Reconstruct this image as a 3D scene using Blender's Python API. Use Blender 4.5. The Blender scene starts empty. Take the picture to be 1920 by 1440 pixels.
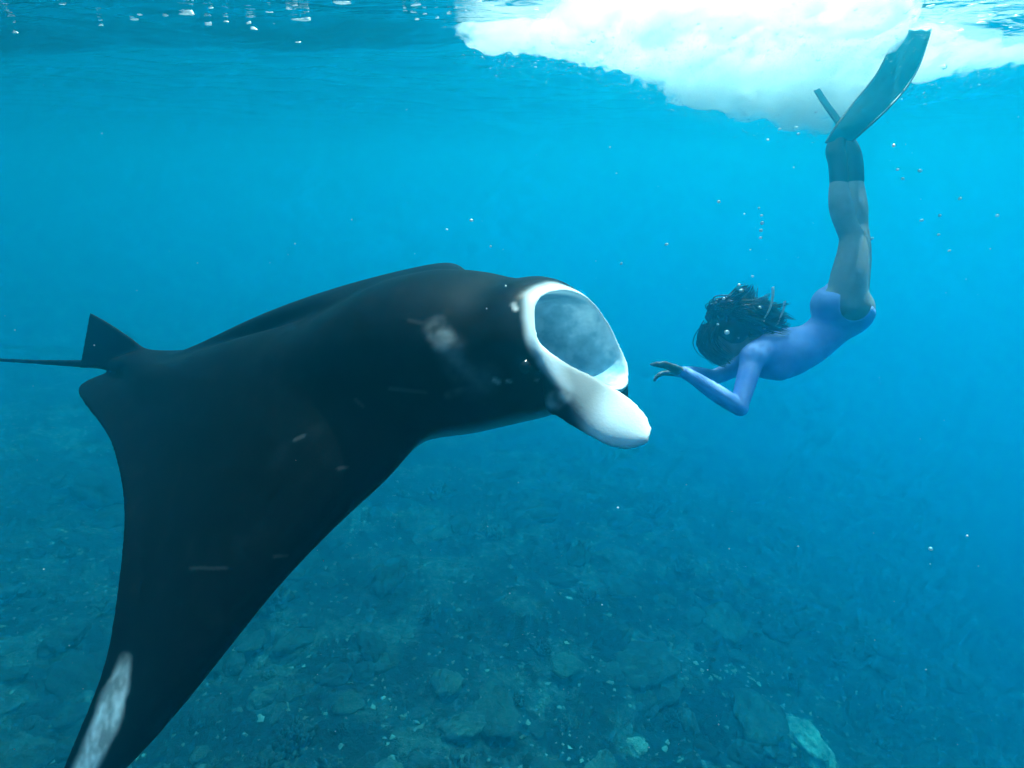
import bpy, math, random
import numpy as np
from mathutils import Vector, Matrix, noise as mnoise
R = math.radians
scene = bpy.context.scene
C = scene.collection

# ------------------------------------------------------------------ camera
PITCH = R(21.0); FPX = 1050.0; CAMZ = -.78          # camera well under a metre below the surface (z = 0)
cd = bpy.data.cameras.new('camera'); cam = bpy.data.objects.new('camera', cd); C.objects.link(cam)
cd.sensor_width = 36; cd.lens = 36 * FPX / 1920; cd.clip_start = .05; cd.clip_end = 3000
cam.location = (0, 0, CAMZ); cam.rotation_euler = (R(90) - PITCH, 0, 0); scene.camera = cam
CAM = np.array((0, 0, CAMZ)); RT = np.array((1., 0, 0))
FW = np.array((0, math.cos(PITCH), -math.sin(PITCH))); UP = np.array((0, math.sin(PITCH), math.cos(PITCH)))
def at(px, py, d):                       # photo pixel + distance along the view axis -> world point
    return CAM + d * (FW + UP * (720 - py) / FPX + RT * (px - 960) / FPX)
def pix(P):                              # world points -> photo pixels + distance
    q = np.asarray(P) - CAM; d = q @ FW
    return 960 + FPX * (q @ RT) / d, 720 - FPX * (q @ UP) / d, d

# ------------------------------------------------------------------ sky, sun, exposure
SUN_EL = R(63); SUN_AZ = R(32)
w = bpy.data.worlds.new('World'); scene.world = w; w.use_nodes = True
nt = w.node_tree; sky = nt.nodes.new('ShaderNodeTexSky'); sky.sky_type = 'NISHITA'; sky.sun_disc = False
sky.sun_elevation = SUN_EL; sky.sun_rotation = SUN_AZ
nt.links.new(sky.outputs[0], nt.nodes['Background'].inputs[0]); nt.nodes['Background'].inputs[1].default_value = .12
sd = bpy.data.lights.new('sun', 'SUN'); sd.energy = 5; sd.angle = R(.5); sd.color = (1, .96, .9)
so = bpy.data.objects.new('sun', sd); C.objects.link(so); so.location = (0, 0, 20)
SUND = Vector((math.sin(SUN_AZ) * math.cos(SUN_EL), math.cos(SUN_AZ) * math.cos(SUN_EL), math.sin(SUN_EL)))
so.rotation_euler = SUND.to_track_quat('Z', 'Y').to_euler()
vs = scene.view_settings; vs.view_transform = 'Standard'; vs.look = 'None'; vs.exposure = 1.5; vs.gamma = 1; vs.use_curve_mapping = False
cy = scene.cycles; cy.use_denoising = True; cy.volume_bounces = 8; cy.max_bounces = 9; cy.transparent_max_bounces = 16
cy.use_adaptive_sampling = True; cy.adaptive_threshold = .05; cy.adaptive_min_samples = 16
cy.caustics_reflective = False; cy.caustics_refractive = False

# ------------------------------------------------------------------ helpers
def meshdata(name, v, f, mat=None, smooth=True):
    me = bpy.data.meshes.new(name)
    v = np.asarray(v, float); me.from_pydata(v.tolist(), [], [list(map(int, q)) for q in f]); me.update()
    if mat: me.materials.append(mat)
    if smooth: me.polygons.foreach_set('use_smooth', [True] * len(me.polygons))
    return me
def obj(name, v, f, mat=None, parent=None, loc=None, smooth=True):
    v = np.asarray(v, float)
    if parent is not None: off = np.array(parent_loc(parent))
    elif loc is not None: off = np.asarray(loc, float)
    else: off = np.zeros(3)
    o = bpy.data.objects.new(name, meshdata(name, v - off, f, mat, smooth)); C.objects.link(o)
    if parent is not None: o.parent = parent
    else: o.location = off
    return o
def parent_loc(p):
    t = np.array(p.location)
    while p.parent: p = p.parent; t = t + np.array(p.location)
    return t
def empty(name, loc):
    o = bpy.data.objects.new(name, None); C.objects.link(o); o.location = loc; o.empty_display_size = .1; return o
def tag(o, label=None, cat=None, group=None, kind=None):
    if label: o['label'] = label
    if cat: o['category'] = cat
    if group: o['group'] = group
    if kind: o['kind'] = kind
    return o
class M:                                  # small material builder
    def __init__(s, name):
        s.m = bpy.data.materials.new(name); s.m.use_nodes = True
        s.n = s.m.node_tree.nodes; s.l = s.m.node_tree.links; s.n.clear(); s.out = s.n.new('ShaderNodeOutputMaterial')
    def node(s, t, **kw):
        x = s.n.new('ShaderNode' + t)
        for k, v in kw.items():
            if k[0] == '_': setattr(x, k[1:], v)
            else: x.inputs[k.replace('_', ' ')].default_value = v
        return x
    def link(s, a, b): s.l.new(a, b)
    def noise(s, scale, detail=4, rough=.55, coord='Object', vec=None):
        t = s.node('TexNoise', Scale=scale, Detail=detail, Roughness=rough)
        if vec is None: vec = s.node('TexCoord').outputs[coord]
        s.link(vec, t.inputs['Vector']); return t
    def ramp(s, src, stops):
        r = s.n.new('ShaderNodeValToRGB'); e = r.color_ramp.elements
        while len(e) < len(stops): e.new(.5)
        for k, (p, c) in enumerate(stops):
            e[k].position = p; e[k].color = (*c, 1) if len(c) == 3 else c
        s.link(src, r.inputs[0]); return r
    def mix(s, fac, a, b, mode='MIX'):
        x = s.n.new('ShaderNodeMix'); x.data_type = 'RGBA'; x.blend_type = mode
        for sock, val in ((x.inputs[0], fac), (x.inputs[6], a), (x.inputs[7], b)):
            if hasattr(val, 'is_output'): s.link(val, sock)
            elif isinstance(val, tuple): sock.default_value = (*val, 1)
            else: sock.default_value = val
        return x.outputs[2]
    def bump(s, h, strength, dist):
        b = s.node('Bump', Strength=strength, Distance=dist); s.link(h, b.inputs['Height']); return b.outputs[0]
def smooth01(x, a, b):
    t = np.clip((x - a) / (b - a), 0, 1); return t * t * (3 - 2 * t)
def interp_pts(P, n):                     # Catmull-Rom through points, n samples
    P = np.asarray(P, float); m = len(P); u = np.linspace(0, m - 1 - 1e-9, n); i = u.astype(int); t = (u - i)[:, None]
    g = lambda k: P[np.clip(k, 0, m - 1)]
    p0, p1, p2, p3 = g(i - 1), g(i), g(i + 1), g(i + 2)
    return .5 * ((2 * p1) + (-p0 + p2) * t + (2 * p0 - 5 * p1 + 4 * p2 - p3) * t**2 + (-p0 + 3 * p1 - 3 * p2 + p3) * t**3)
def grid_faces(nr, nc, wrap=False):
    f = []
    for i in range(nr - 1):
        for j in range(nc if wrap else nc - 1):
            k = (j + 1) % nc; f.append((i * nc + j, i * nc + k, (i + 1) * nc + k, (i + 1) * nc + j))
    return f
def tube(path, rad, n=8, cap=True):
    path = np.asarray(path, float); m = len(path); rad = np.broadcast_to(rad, (m,))
    T = np.gradient(path, axis=0); T /= np.linalg.norm(T, axis=1)[:, None] + 1e-12
    a = np.array((0, 0, 1.)) if abs(T[0, 2]) < .9 else np.array((1., 0, 0)); V = []
    for i in range(m):
        b = np.cross(T[i], a); b /= np.linalg.norm(b); a = np.cross(b, T[i])
        for k in range(n):
            q = 2 * math.pi * k / n; V.append(path[i] + rad[i] * (math.cos(q) * a + math.sin(q) * b))
    F = grid_faces(m, n, True)
    if cap: F += [tuple(range(n - 1, -1, -1)), tuple(range((m - 1) * n, m * n))]
    return np.array(V), F
def join(parts):
    V = []; F = []; o = 0
    for v, f in parts:
        V.append(np.asarray(v)); F += [tuple(i + o for i in q) for q in f]; o += len(v)
    return np.concatenate(V), F
def slab(P, thick, nrm=None):             # P (nr,nc,3) sheet -> closed slab, thickness array or number
    nr, nc = P.shape[:2]
    du = np.gradient(P, axis=0); dv = np.gradient(P, axis=1); N = np.cross(du, dv); N /= np.linalg.norm(N, axis=2)[..., None] + 1e-12
    t = np.broadcast_to(thick, (nr, nc))[..., None]
    A = (P + N * t / 2).reshape(-1, 3); B = (P - N * t / 2).reshape(-1, 3); k = nr * nc
    F = grid_faces(nr, nc) + [tuple(reversed([i + k for i in q])) for q in grid_faces(nr, nc)]
    loop = [j for j in range(nc)] + [i * nc + nc - 1 for i in range(1, nr)] + [(nr - 1) * nc + j for j in range(nc - 2, -1, -1)] + [i * nc for i in range(nr - 2, 0, -1)]
    for a, b in zip(loop, loop[1:] + loop[:1]): F.append((b, a, a + k, b + k))
    return np.concatenate([A, B]), F
def noise3(P, seed, octaves=4, f0=1.0):   # cheap vectorised smooth pseudo-noise (sum of rotated sines)
    rng = np.random.default_rng(seed); s = 0; a = 1; f = f0
    for o in range(octaves):
        for k in range(4):
            d = rng.normal(size=P.shape[-1]); d /= np.linalg.norm(d); s = s + a * np.sin(f * (P @ d) * rng.uniform(.8, 1.25) + rng.uniform(0, 6.28) + 1.3 * np.sin(f * .7 * (P @ rng.normal(size=P.shape[-1])) + rng.uniform(0, 6.28)))
        a *= .5; f *= 2.1
    return s / 4

# signed-distance modelling: smooth unions on a grid, meshed with surface nets
class SDF:
    def __init__(s, lo, hi, h, big=.2):
        s.lo = np.array(lo, float); s.h = h; s.n = np.ceil((np.array(hi) - s.lo) / h).astype(int) + 1
        s.d = np.full(s.n, big, np.float32)
    def sub(s, lo, hi):
        a = np.clip(np.floor((np.array(lo) - s.lo) / s.h).astype(int), 0, s.n); b = np.clip(np.ceil((np.array(hi) - s.lo) / s.h).astype(int) + 1, 0, s.n)
        sl = tuple(slice(i, j) for i, j in zip(a, b))
        ax = [(s.lo[k] + s.h * np.arange(a[k], b[k])).astype(np.float32) for k in range(3)]
        return sl, np.stack(np.meshgrid(*ax, indexing='ij'), -1)
    def add(s, dp, sl, k):
        d = s.d[sl]
        if k <= 0: s.d[sl] = np.minimum(d, dp); return
        hh = np.maximum(k - np.abs(d - dp), 0) / k; s.d[sl] = np.minimum(d, dp) - hh * hh * k * .25
    def cone(s, a, b, ra, rb, k=.02):      # tapered capsule
        a = np.array(a); b = np.array(b); m = max(ra, rb) + k + 3 * s.h
        sl, P = s.sub(np.minimum(a, b) - m, np.maximum(a, b) + m)
        if P.size == 0: return
        ab = b - a; t = np.clip(((P - a) @ ab) / (ab @ ab), 0, 1)
        s.add(np.linalg.norm(P - a - t[..., None] * ab, axis=-1) - (ra + (rb - ra) * t), sl, k)
    def chain(s, pts, k=.02, n=7):         # smooth limb: splined joints, one blended tube
        Q = np.array([[*p, r] for p, r in pts]); Q = interp_pts(Q, (len(pts) - 1) * n + 1); m = Q[:, 3].max() + k + 3 * s.h
        sl, P = s.sub(Q[:, :3].min(0) - m, Q[:, :3].max(0) + m); o = s.lo + s.h * np.array([q.start for q in sl])
        dp = np.full(P.shape[:3], .5, np.float32)
        for a, b in zip(Q[:-1], Q[1:]):
            i0 = np.clip(np.floor((np.minimum(a, b)[:3] - m - o) / s.h).astype(int), 0, dp.shape); i1 = np.clip(np.ceil((np.maximum(a, b)[:3] + m - o) / s.h).astype(int) + 1, 0, dp.shape)
            w_ = tuple(slice(x, y) for x, y in zip(i0, i1)); p = P[w_] - a[:3].astype(np.float32); ab = (b - a)[:3].astype(np.float32); l2 = float(ab @ ab)
            t = np.clip((p @ ab) / l2, 0, 1); dd = np.sqrt(np.maximum((p * p).sum(-1) - 2 * t * (p @ ab) + t * t * l2, 0)) - (a[3] + (b[3] - a[3]) * t)
            dp[w_] = np.minimum(dp[w_], dd)
        s.add(dp, sl, k)
    def ell(s, c, ax, r, k=.02):           # ellipsoid with axes rows of ax
        c = np.array(c); m = max(r) + k + 3 * s.h; sl, P = s.sub(c - m, c + m)
        if P.size == 0: return
        q = ((P - c) @ np.array(ax).T) / np.array(r); l = np.linalg.norm(q, axis=-1) + 1e-6
        g = np.linalg.norm(q / np.array(r), axis=-1) + 1e-6
        s.add(l * (l - 1) / g, sl, k)
    def mesh(s):
        d = s.d; sg = d < 0; n = d.shape
        cs = sum(sg[i:n[0] - 1 + i, j:n[1] - 1 + j, k:n[2] - 1 + k].astype(np.int8) for i in (0, 1) for j in (0, 1) for k in (0, 1))
        act = (cs > 0) & (cs < 8); idx = np.argwhere(act); vid = np.full(act.shape, -1, np.int64); vid[act] = np.arange(len(idx))
        acc = np.zeros((len(idx), 3)); cnt = np.zeros(len(idx)); I = idx
        corner = [(i, j, k) for i in (0, 1) for j in (0, 1) for k in (0, 1)]
        for a in corner:
            for ax in range(3):
                if a[ax]: continue
                b = list(a); b[ax] = 1
                da = d[I[:, 0] + a[0], I[:, 1] + a[1], I[:, 2] + a[2]]; db = d[I[:, 0] + b[0], I[:, 1] + b[1], I[:, 2] + b[2]]
                c = (da < 0) != (db < 0); t = np.where(c, da / np.where(c, da - db, 1), 0)
                p = np.array(a) + t[:, None] * (np.array(b) - np.array(a)); acc += np.where(c[:, None], p, 0); cnt += c
        V = s.lo + s.h * (idx + acc / cnt[:, None]); F = []
        for ax in range(3):
            u, v = [(1, 2), (2, 0), (0, 1)][ax]
            lo = [slice(None)] * 3; hi = [slice(None)] * 3; lo[ax] = slice(0, -1); hi[ax] = slice(1, None)
            ch = np.argwhere(sg[tuple(lo)] != sg[tuple(hi)])
            ch = ch[(ch[:, u] > 0) & (ch[:, v] > 0) & (ch[:, u] < n[u] - 1) & (ch[:, v] < n[v] - 1)]
            ins = sg[ch[:, 0], ch[:, 1], ch[:, 2]]; q = []
            for du, dv in ((1, 1), (0, 1), (0, 0), (1, 0)):
                c = ch.copy(); c[:, u] -= du; c[:, v] -= dv; q.append(vid[c[:, 0], c[:, 1], c[:, 2]])
            q = np.stack(q, 1); q[~ins] = q[~ins][:, ::-1]; F.append(q)
        return V, np.concatenate(F)
def relax(V, F, it=2, lam=.5):            # laplacian smoothing of a quad mesh
    F = np.asarray(F); e = np.concatenate([F[:, [0, 1]], F[:, [1, 2]], F[:, [2, 3]], F[:, [3, 0]]]); e = np.concatenate([e, e[:, ::-1]])
    for _ in range(it):
        s = np.zeros_like(V); c = np.zeros(len(V)); np.add.at(s, e[:, 0], V[e[:, 1]]); np.add.at(c, e[:, 0], 1)
        V = V + lam * (s / np.maximum(c, 1)[:, None] - V)
    return V

# ------------------------------------------------------------------ sea water (the air of this place) and its surface
HZ = (-75, 75, -60, 110, -34, .6)
m = M('sea_water'); pv = m.node('VolumePrincipled')
pv.inputs['Color'].default_value = (.003, .28, .40, 1); pv.inputs['Absorption Color'].default_value = (.07, .715, .835, 1)
pv.inputs['Density'].default_value = .30; pv.inputs['Anisotropy'].default_value = .84
m.link(pv.outputs[0], m.out.inputs['Volume'])
x0, x1, y0, y1, z0, z1 = HZ
hz = obj('haze', [(x, y, z) for z in (z0, z1) for y in (y0, y1) for x in (x0, x1)],
         [(0, 2, 3, 1), (4, 5, 7, 6), (0, 1, 5, 4), (2, 6, 7, 3), (0, 4, 6, 2), (1, 3, 7, 5)], m.m, smooth=False); tag(hz, kind='stuff')

def graded(a, b, n, k):
    t = np.linspace(-1, 1, n); return (a + b) / 2 + (b - a) / 2 * np.sinh(k * t) / np.sinh(k)
def wave(X, Y):
    Z = .03 * np.sin(.9 * Y + .22 * X + 2.3) + .020 * np.sin(1.7 * Y - .7 * X + 1) + .014 * np.sin(2.9 * X + 2.3 * Y) + .010 * np.sin(5 * Y - 3 * X) + .006 * np.sin(8.3 * Y + 3.7 * X + 1) + .004 * np.sin(9 * X - 10 * Y)
    ridge = 4.0 + .08 * np.sin(.9 * X + .5) + .05 * np.sin(2.1 * X + 1.)     # one swell hanging lower across the view
    Z -= .09 * np.exp(-((Y - ridge) / .26) ** 2) * (1 - .35 * smooth01(X, -.7, .2))
    Z -= .06 * np.exp(-((Y - 4.35) / .3) ** 2 - ((X + .75) / .42) ** 2)
    return Z
xs = graded(-70, 70, 360, 5.2); t = np.linspace(0, 1, 380); ys = np.concatenate([np.linspace(-55, -1, 20), 100 * np.sinh(5.2 * t) / np.sinh(5.2)])
X, Y = np.meshgrid(xs, ys)
m = M('water_surface'); mx = m.node('MixShader'); fr = m.node('Fresnel', IOR=1.333); tr = m.node('BsdfTransparent'); gl = m.node('BsdfGlossy', Roughness=.02)
tc = m.node('TexCoord'); mp = m.node('Mapping'); mp.inputs['Scale'].default_value = (.55, 1.15, 1); m.link(tc.outputs['Object'], mp.inputs['Vector'])
nz = m.noise(7, 3, .5, vec=mp.outputs[0]); nz.inputs['Distortion'].default_value = .6
bn = m.bump(nz.outputs[0], .22, .1)
m.link(bn, fr.inputs['Normal']); m.link(bn, gl.inputs['Normal'])
m.link(fr.outputs[0], mx.inputs[0]); m.link(tr.outputs[0], mx.inputs[1]); m.link(gl.outputs[0], mx.inputs[2]); m.link(mx.outputs[0], m.out.inputs[0])
wo = obj('water', np.stack([X, Y, wave(X, Y)], -1).reshape(-1, 3), grid_faces(len(ys), len(xs)), m.m); tag(wo, kind='structure')

# ------------------------------------------------------------------ seabed
def floor_z(X, Y):
    P = np.stack([X, Y], -1)
    Z = -8.0 - .20 * X - .05 * (Y - 8) + .35 * noise3(P, 3, 2, .45) + .17 * noise3(P, 5, 4, 1.7)
    return Z - .02 * np.maximum(X, 0) ** 1.5
xs = graded(-74, 74, 420, 4.2); t = np.linspace(0, 1, 420); ys = np.concatenate([np.linspace(-58, 0, 12), 1 + 108 * np.sinh(4 * t) / np.sinh(4)])
X, Y = np.meshgrid(xs, ys); Z = np.maximum(floor_z(X, Y), -32)
m = M('reef_ground'); bs = m.node('BsdfPrincipled', Roughness=.9)
n1 = m.noise(1.6, 7, .72); n2 = m.noise(9, 6, .7); n3 = m.noise(.5, 3, .5)
n1.inputs['Scale'].default_value = 1.1; c1 = m.ramp(n1.outputs[0], [(.42, (.002, .003, .0035)), (.5, (.012, .016, .017)), (.58, (.10, .13, .13))])
c2 = m.ramp(n2.outputs[0], [(.4, (.35, .35, .35)), (.60, (1.5, 1.5, 1.5)), (.70, (3.6, 3.6, 3.5))])
c = m.mix(1.0, c1.outputs[0], c2.outputs[0], 'MULTIPLY'); c3 = m.ramp(n3.outputs[0], [(.35, (.5, .5, .5)), (.65, (1.3, 1.3, 1.3))]); c = m.mix(1.0, c, c3.outputs[0], 'MULTIPLY')
m.link(c, bs.inputs['Base Color']); m.link(m.bump(n2.outputs[0], 1, .3), bs.inputs['Normal']); m.link(bs.outputs[0], m.out.inputs[0]); REEF = m.m
sb = obj('seabed', np.stack([X, Y, Z], -1).reshape(-1, 3), grid_faces(len(ys), len(xs)), REEF); tag(sb, kind='structure')
def ray_floor(px, py):
    d0 = at(px, py, 1) - CAM; ts = np.linspace(3, 36, 1800); P = CAM + ts[:, None] * d0; k = np.where(P[:, 2] < floor_z(P[:, 0], P[:, 1]))[0]
    return (P[k[0]], ts[k[0]]) if len(k) else (None, 0)
rr_ = np.random.default_rng(12)
import bmesh as _bm
def ico_mesh(sub):
    b = _bm.new(); _bm.ops.create_icosphere(b, subdivisions=sub, radius=1); b.verts.ensure_lookup_table(); v = np.array([q.co[:] for q in b.verts]); f = [tuple(x.index for x in q.verts) for q in b.faces]; b.free(); return v, f
def coral_mat(name, c0, c1, sc, vary=True):
    m = M(name); bs = m.node('BsdfPrincipled', Roughness=.85); n_ = m.noise(sc, 5, .7); n2_ = m.noise(sc * .25, 3, .5)
    c = m.ramp(n_.outputs[0], [(.35, c0), (.68, c1)]); oi = m.node('ObjectInfo'); rv = m.ramp(oi.outputs['Random'], [(0, (.35, .35, .35)), (.7, (.9, .9, .9)), (1, (1.7, 1.7, 1.6))] if vary else [(0, (1, 1, 1)), (1, (1, 1, 1))]); q = m.ramp(n2_.outputs[0], [(.35, (.45, .45, .45)), (.65, (1.25, 1.25, 1.2))]); m.link(m.mix(1.0, m.mix(1.0, c.outputs[0], q.outputs[0], 'MULTIPLY'), rv.outputs[0], 'MULTIPLY'), bs.inputs['Base Color'])
    m.link(m.bump(n_.outputs[0], .8, .06), bs.inputs['Normal']); m.link(bs.outputs[0], m.out.inputs[0]); return m.m
CM = [coral_mat('reef_rock', (.003, .004, .005), (.04, .05, .05), 5), coral_mat('branch_coral', (.015, .02, .02), (.11, .14, .13), 9), coral_mat('plate_coral', (.01, .015, .015), (.07, .09, .085), 7), coral_mat('pale_coral', (.10, .13, .13), (.5, .56, .55), 6, False), coral_mat('grey_rock', (.010, .013, .014), (.085, .11, .11), 5)]
iv, if_ = ico_mesh(4)
rocks = []
for k in range(5):
    q = iv * (1 + .26 * noise3(iv, 50 + k, 4, 2.8)[:, None] + .16 * noise3(iv, 90 + k, 2, 9.0)[:, None]) * np.array((1, rr_.uniform(.7, 1), rr_.uniform(.42, .62))); rocks.append(meshdata('reef_rock', q, if_, CM[0]))
rocks_pale = []
for q_ in rocks:
    z_ = q_.copy(); z_.materials.clear(); z_.materials.append(CM[4]); rocks_pale.append(z_)
branches = []
for k in range(4):
    pr = [(iv[:, :] * np.array((.55, .55, .22)), if_)]
    for j in range(60):
        a = rr_.uniform(0, 6.28); e = rr_.uniform(.1, 1.35); d_ = np.array((math.cos(a) * math.sin(e), math.sin(a) * math.sin(e), math.cos(e))); p0 = d_ * .25 * np.array((1.5, 1.5, .5)); L = rr_.uniform(.25, .45); p1 = p0 + d_ * L * .5; p2 = p1 + (d_ + np.array((0, 0, .6)) + rr_.normal(size=3) * .25) * L * .35
        pr.append(tube(interp_pts([p0, p1, p2], 5), np.array((.10, .10, .10, .095, .06)) * rr_.uniform(.7, 1.2), 5))
    v_, f_ = join(pr); branches.append(meshdata('branching_coral', v_, f_, CM[1]))
plates = []
for k in range(4):
    a_ = np.linspace(0, 2 * math.pi, 28, endpoint=False); rad = 1 + .12 * np.sin(3 * a_ + k) + .07 * np.sin(7 * a_ + 2 * k) + .04 * rr_.normal(size=28); rows = []
    for r0_, z_ in ((.16, -.45), (.12, -.15), (.45, .0), (.97, .10), (1.0, .14), (.7, .13), (.35, .09), (.02, .07)): rows.append(np.stack([np.cos(a_) * rad * r0_, np.sin(a_) * rad * r0_, z_ + .03 * np.sin(a_ * 5 + k) * r0_], -1))
    plates.append(meshdata('plate_coral', np.concatenate(rows), grid_faces(len(rows), 28, True) + [tuple(range(7 * 28, 8 * 28))], CM[2]))
def put(name, me, p, sc, label, cat, group, sink=.15):
    o = bpy.data.objects.new(name, me); C.objects.link(o); o.location = (p[0], p[1], float(floor_z(np.array(p[0]), np.array(p[1]))) - sink * sc * .5 + (.25 * sc if name == 'plate_coral' else 0)); o.scale = (sc * rr_.uniform(.8, 1.2), sc * rr_.uniform(.8, 1.2), sc * rr_.uniform(.75, 1.15)); o.rotation_euler = (rr_.uniform(-.15, .15), rr_.uniform(-.15, .15), rr_.uniform(0, 6.28)); tag(o, label, cat, group); return o
pb1, _ = ray_floor(1515, 1395); pb2, _ = ray_floor(1195, 1400); placed = [(pb1[0], pb1[1], .75), (pb1[0] - .1, pb1[1] - .9, .6), (pb2[0], pb2[1], .3)]
for k in range(1500):
    if len(placed) >= 290: break
    px = rr_.uniform(-60, 1980); py = 1460 - 560 * rr_.random() ** 1.5
    p, t_ = ray_floor(px, py)
    if p is None or t_ > 24: continue
    ty = rr_.random(); sc = min(np.exp(rr_.normal() * .5) * .17, .45) * (1 + .02 * t_)
    if any((p[0] - q[0]) ** 2 + (p[1] - q[1]) ** 2 < (.55 * (sc + q[2])) ** 2 for q in placed): continue
    placed.append((p[0], p[1], sc))
    big = sc > .22
    if ty < .62:
        pale = rr_.random() < .3; sc = min(sc, .24) if pale else sc; big = sc > .22; nm = ('large' if big else 'small', 'pale grey' if pale else 'blackish')
        put('reef_rock', (rocks_pale if pale else rocks)[rr_.integers(5)], p, sc, '%s knobbly %s rock %s the reef floor' % (*nm, 'rising from' if big else 'lying on'), 'rock', '%s %s rocks on the reef' % nm)
    elif ty < .88: put('branching_coral', branches[rr_.integers(4)], p, sc, 'wide knobbly clump of branching coral on the reef floor' if big else 'small stubby tuft of branching coral on the reef floor', 'coral', 'wide branching corals on the reef' if big else 'small branching corals on the reef')
    else: put('plate_coral', plates[rr_.integers(4)], p, sc * 1.15, 'broad flat plate coral spreading over the reef floor' if big else 'small flat plate coral on the reef floor', 'coral', 'broad plate corals on the reef' if big else 'small plate corals on the reef', 0)
p = pb1; pm = rocks[1].copy(); pm.materials.clear(); pm.materials.append(CM[3]); put('coral_boulder', pm, p, .42, 'pale bright coral boulder standing out from the darker reef', 'coral', None, .0)
p = pb2; pm = rocks[3].copy(); pm.materials.clear(); pm.materials.append(CM[3]); put('coral_boulder', pm, p, .16, 'small bright pale lump of coral on the reef', 'coral', None, .0)
# loose rubble and shell bits
N = 14000; X_ = rr_.uniform(-14, 16, N); Y_ = 4 + 22 * rr_.random(N) ** 1.3; Z_ = floor_z(X_, Y_); rad = np.minimum(np.exp(rr_.normal(size=N) * .5) * .02, .038)
tet = np.array([(0, 0, 1.), (.94, 0, -.33), (-.47, .82, -.33), (-.47, -.82, -.33), (.3, .3, .5), (-.4, .2, .4)]); 
t8 = np.array([(1, 0, 0), (-1, 0, 0), (0, 1, 0), (0, -1, 0), (0, 0, .6), (0, 0, -.6)]); f8 = np.array([(0, 2, 4), (2, 1, 4), (1, 3, 4), (3, 0, 4), (2, 0, 5), (1, 2, 5), (3, 1, 5), (0, 3, 5)])
jit = t8[None] + rr_.normal(size=(N, 6, 3)) * .25; ang_ = rr_.uniform(0, 6.28, N); ca_, sa_ = np.cos(ang_)[:, None], np.sin(ang_)[:, None]
jx = jit[..., 0] * 1.4; jy = jit[..., 1]; jit = np.stack([jx * ca_ - jy * sa_, jx * sa_ + jy * ca_, jit[..., 2]], -1)
RV = (np.stack([X_, Y_, Z_ + .3 * rad], -1)[:, None] + jit * rad[:, None, None]).reshape(-1, 3); RF = (f8[None] + 6 * np.arange(N)[:, None, None]).reshape(-1, 3)
tag(obj('rubble', RV, RF, coral_mat('rubble', (.02, .026, .027), (.34, .40, .40), 1.2, False), smooth=False), 'loose pale coral rubble strewn over the reef floor', 'rubble', kind='stuff')

# ------------------------------------------------------------------ manta ray
DM = .66                                   # the ray swims about a metre and a half from the lens
def am(px, py, d): return at(px, py, d - DM)
Mo = am(1060, 640, 2.0); Tb = am(200, 685, 2.70)
hx = Mo - Tb; BL = np.linalg.norm(hx); hx /= BL                       # heading
ROLL = R(6)
uz = UP * math.cos(R(15)) - FW * math.sin(R(15)); uz -= hx * (uz @ hx); uz /= np.linalg.norm(uz); ly = np.cross(uz, hx)
uz, ly = uz * math.cos(ROLL) + ly * -math.sin(ROLL), ly * math.cos(ROLL) + uz * math.sin(ROLL)   # right side a little lower
MC = (Mo + Tb) / 2
def mb(P): P = np.asarray(P, float); return MC + P[..., :1] * hx + P[..., 1:2] * ly + P[..., 2:3] * uz
HL = BL / 2
# near wing: span path, chord ends found where the chord line meets the outline seen in the photo
LE = interp_pts([(1010, 786), (940, 796), (880, 815), (820, 846), (760, 876), (628, 1001), (523, 1118), (443, 1222), (362, 1323), (258, 1436), (190, 1500), (120, 1560)], 200)
TE = interp_pts([(140, 712), (150, 745), (205, 815), (221, 862), (234, 930), (237, 981), (225, 1102), (209, 1214), (185, 1295), (125, 1436), (100, 1510), (105, 1562)], 200)
NS = 60
s = np.linspace(0, 1, NS); SPAN = 1.25
def span_path(th0, th1, p, L):
    th = np.radians(th0 + (th1 - th0) * s ** p); ds = L / (NS - 1)
    return np.concatenate([[0], np.cumsum(np.cos(th[1:]) * ds)]), np.concatenate([[0], -np.cumsum(np.sin(th[1:]) * ds)])
lat, dz = span_path(20, 66, .9, SPAN); dz = dz - .015
xle = np.zeros(NS); xte = np.zeros(NS)
def meet(line, y0, z0):                                               # x where mb(x,y0,z0) projects onto the outline
    xx = np.linspace(-1.4, 1.4, 561); p = np.stack([xx, np.full_like(xx, y0), np.full_like(xx, z0)], -1); a, b, _ = pix(mb(p))
    o = np.interp(b, line[:, 1], line[:, 0]) - a
    k = np.where(np.diff(np.sign(o)) != 0)[0]
    ok = (b[k] > line[0, 1]) & (b[k] < line[-1, 1]); k = k[ok]
    return xx[k[0]] if len(k) else None
fl, ft = [], []
for i in range(NS):
    a = meet(LE, -lat[i], dz[i]); b = meet(TE, -lat[i], dz[i])
    if a is not None: fl.append((s[i], a))
    if b is not None: ft.append((s[i], b))
fl = np.array(fl); ft = np.array(ft)
print('LE fit', fl[0], fl[-1], 'TE fit', ft[0], ft[-1])
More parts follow.
